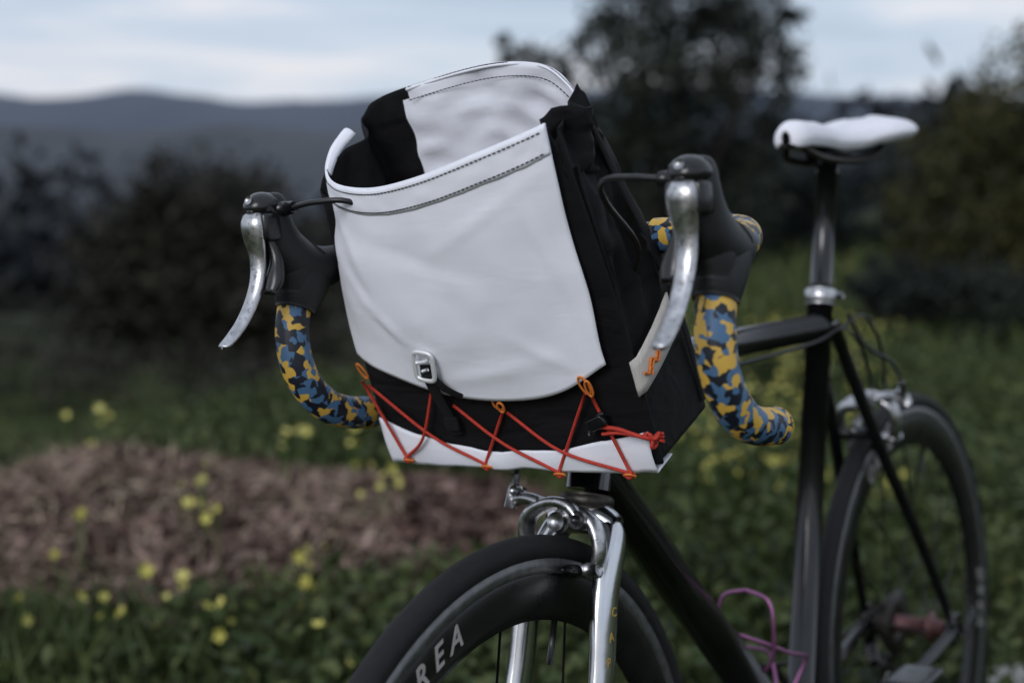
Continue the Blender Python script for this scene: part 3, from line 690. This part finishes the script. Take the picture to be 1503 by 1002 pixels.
# ------------------------------------------------------------------ trees and bushes
def crown(blobs,n,size,hollow=.35,sp=.17):
    wts=np.array([r[0]*r[1]*r[2] for _,r in blobs])**.75; wts/=wts.sum(); out=[]
    for (c,r),w in zip(blobs,wts):
        k=int(n*w)+1; v=rng.normal(size=(k,3)); v/=np.linalg.norm(v,axis=1)[:,None]; rad=(hollow+(1-hollow)*rng.random(k)**.6)*(1+.25*rng.normal(size=k)*.6)
        nc=max(4,k//60); cc=v[rng.integers(0,k,nc)]*rad[rng.integers(0,k,nc)][:,None]; idx=rng.integers(0,nc,k)
        p=cc[idx]+rng.normal(size=(k,3))*sp
        out.append(np.array(c)+p*np.array(r))
    c=np.concatenate(out); return quads(c,size*(.6+.8*rng.random(len(c))),0,1.3)
def bush(name,blobs,n,size,mat,trunk=None,sp=.17):
    e=empty(name); o=leafmesh('foliage',crown(blobs,n,size,sp=sp),mat,e)
    b=MB()
    for (c,r) in blobs[:16]:
        bx_,by_=(trunk if trunk else (c[0],c[1])); z0=float(TZ(bx_,by_))-.05
        mid=((c[0]*.5+bx_*.5)+rng.normal()*.05,(c[1]+by_)/2,z0+(c[2]-z0)*.55)
        rr=.02+.012*r[2] if not trunk else .05
        b.tube([(bx_,by_,z0),mid,c,(c[0]+rng.normal()*.2*r[0],c[1],c[2]+r[2]*.7)],[rr,rr*.7,rr*.4,rr*.12],M['bark'],8,4)
    b.obj('branches',e); return e
def at(px,py,d): return ((px-751)/2012*d,d,.98-(py-254)/2012*d)
lt=leafmat('tree_leaves',(.009,.012,.009),(.018,.024,.017),(.036,.043,.028),1.5)
lb=leafmat('bush_leaves',(.012,.015,.006),(.042,.044,.015),(.105,.092,.030),1.2)
ld=leafmat('dark_bush_leaves',(.007,.010,.009),(.014,.019,.016),(.026,.032,.022),1.0)
lbr=leafmat('scrub_leaves',(.011,.011,.009),(.023,.023,.017),(.044,.040,.027),.5)
D=14
bl=[]
for px,py,r_ in [(1000,40,75),(930,20,60),(1070,30,60),(1120,70,50),(1000,130,70),(910,110,60),(1080,140,60),(870,60,35),(960,210,70),(1060,230,70),(1130,200,45),(900,220,60),(990,300,80),(1090,310,70),(770,95,34),(820,120,34),(735,75,20),(1010,-60,90),(930,-90,70),(1100,-50,60),(1150,130,34),(850,180,40),(880,290,60),(1160,40,28),(790,150,30)]:
    x,y,z=at(px,py,D+rng.normal()*.35); s=r_/2012*D; bl.append(((x,y,z),(s,s*1.0,s*.85)))
bush('tree',bl,24000,.034,lt,(1.6,14.0),.26)
bl=[]
for i in range(16):
    x=.4+4.8*i/15; y=17+rng.normal()*.6; z=.30+.30*rng.random(); bl.append(((x,y,z),(.6,.6,.55+.25*rng.random()))); bl.append(((x+.2,y-.5,-.1),(.6,.5,.5)))
bush('hedge_bushes',bl,15000,.05,ld)
bl=[]
for px,py,r_ in [(1460,190,95),(1540,150,110),(1400,230,75),(1350,290,70),(1440,300,100),(1540,290,120),(1620,200,120),(1380,370,80),(1480,400,110),(1330,400,60),(1580,400,120)]:
    x,y,z=at(px,py,9+rng.normal()*.2); s=r_/2012*9; bl.append(((x,y,z),(s,s,s*.85)))
bush('olive_bush',bl,22000,.024,lb)
bl=[]
for px,py,r_ in [(1300,410,50),(1340,430,60),(1410,440,70),(1470,450,70),(1540,450,80)]:
    x,y,z=at(px,py,7.8); s=r_/2012*7.8; bl.append(((x,y,z),(s,s,s*.8)))
bush('low_bush',bl,7000,.022,ld)
bl=[]
for px,py,r_ in [(280,330,95),(200,350,75),(350,340,80),(400,390,75),(160,400,70),(300,420,120),(430,440,70),(240,290,50),(200,440,80),(370,450,90)]:
    x,y,z=at(px,py,30+rng.normal()*.6); s=r_/2012*30; bl.append(((x,y,z),(s,s,s*.9)))
bush('shrub',bl,15000,.10,lbr,sp=.28)
bl=[]
for i in range(60):
    d=16+26*rng.random(); x=d*(-.50+.42*rng.random()); s=.30+.5*rng.random(); bl.append(((x,d,float(TZ(x,d))+s*.4),(s*1.6,s*1.3,s*.7)))
leafmesh('valley_scrub',crown(bl,14000,.07,sp=.25),lbr)
bl=[]
for i in range(230):
    d=46+60*rng.random(); x=d*(-.62+1.35*rng.random()); z0=float(TZ(x,d)); hh=2.0+1.8*rng.random()
    bl.append(((x,d,z0+hh*.5),(3.0+1.8*rng.random(),2.6,hh*.7)))
fo=leafmat('forest_leaves',(.010,.013,.017),(.017,.021,.026),(.029,.032,.034),.15)  # leaf colours lifted towards blue to paint in distance haze
leafmesh('distant_trees',crown(bl,34000,.42,sp=.28),fo)
def hills(name,d0,d1,ztop,zb,amp,fr,seed,mat,skew=0):
    b=MB(); G=[]
    for i in range(320):
        x=-d1*1.6+3.2*d1*i/319; 
        h=ztop+skew*x+amp*noise.fractal(Vector((x*fr+seed,seed,0)),1,2,5); row=[]
        for j in range(14):
            t=j/13; y=d0+(d1-d0)*t; s=t*t*(3-2*t); row.append((x,y,zb+(h-zb)*s+amp*.25*noise.noise(Vector((x*fr*3,y*fr*3,seed)))*s))
        row.append((x,d1*1.15,zb)); G.append(row)
    b.grid(G,mat); return b.obj(name)
h1=leafmat('near_hill',(.012,.017,.026),(.019,.026,.037),(.032,.039,.049),.012); h2=leafmat('far_hill',(.032,.047,.076),(.045,.062,.095),(.058,.076,.110),.003)  # far hill's blue is air haze painted into its base colour
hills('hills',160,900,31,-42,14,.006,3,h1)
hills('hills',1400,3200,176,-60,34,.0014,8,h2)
b=MB(); b.box((1.47,2.42,.02),(1.25,.16,.10),M['concrete'],e=.15); b.obj('concrete_kerb')
# ------------------------------------------------------------------ light and sky
w=bpy.data.worlds.new('World'); sc.world=w; w.use_nodes=True; nt=w.node_tree; L=nt.links
bg=nt.nodes['Background']; bg.inputs['Strength'].default_value=.1
sky=N(nt,'ShaderNodeTexSky'); sky.sky_type='NISHITA'; sky.sun_disc=False; sky.sun_elevation=math.radians(24); sky.sun_rotation=math.radians(205); sky.air_density=1.2; sky.dust_density=2
tc=N(nt,'ShaderNodeTexCoord'); mp=N(nt,'ShaderNodeMapping'); mp.inputs['Scale'].default_value=(1.6,1.6,12); L.new(tc.outputs['Generated'],mp.inputs['Vector'])
nz=N(nt,'ShaderNodeTexNoise'); nz.inputs['Scale'].default_value=1.7; nz.inputs['Detail'].default_value=6; nz.inputs['Roughness'].default_value=.55; nz.inputs['Distortion'].default_value=.3; L.new(mp.outputs[0],nz.inputs['Vector'])
cr_=ramp(nt,[(.34,(4.9,6.0,7.5)),(.48,(6.1,7.0,8.4)),(.58,(8.0,8.2,9.0)),(.70,(9.5,8.9,9.1))]); L.new(nz.outputs['Fac'],cr_.inputs['Fac'])
mx=N(nt,'ShaderNodeMix',data_type='RGBA'); mx.inputs[0].default_value=.90; L.new(sky.outputs[0],mx.inputs[6]); L.new(cr_.outputs[0],mx.inputs[7]); L.new(mx.outputs[2],bg.inputs['Color'])
sd_=bpy.data.lights.new('sun','SUN'); sd_.energy=1.4; sd_.angle=math.radians(28); sd_.color=(.97,.97,1.0)
so=bpy.data.objects.new('sun',sd_); sc.collection.objects.link(so)
az=math.radians(212); el=math.radians(27); dirv=Vector((math.sin(az)*math.cos(el),math.cos(az)*math.cos(el),math.sin(el)))
so.rotation_euler=dirv.to_track_quat('Z','Y').to_euler(); so.location=dirv*20
# ------------------------------------------------------------------ camera
cam=bpy.data.cameras.new('camera'); co=bpy.data.objects.new('camera',cam); sc.collection.objects.link(co); sc.camera=co
co.location=(0,0,.9826); co.rotation_euler=(math.pi/2-.1220,0,0); cam.sensor_width=36; cam.lens=2011.93/1503*36; cam.clip_end=20000; cam.clip_start=.05
tgt=bagM@Vector((.01,.0,.16)); fwd=Vector((0,math.cos(.122),-math.sin(.122)))
cam.dof.use_dof=True; cam.dof.focus_distance=(tgt-co.location).dot(fwd)-.01; cam.dof.aperture_fstop=3.0
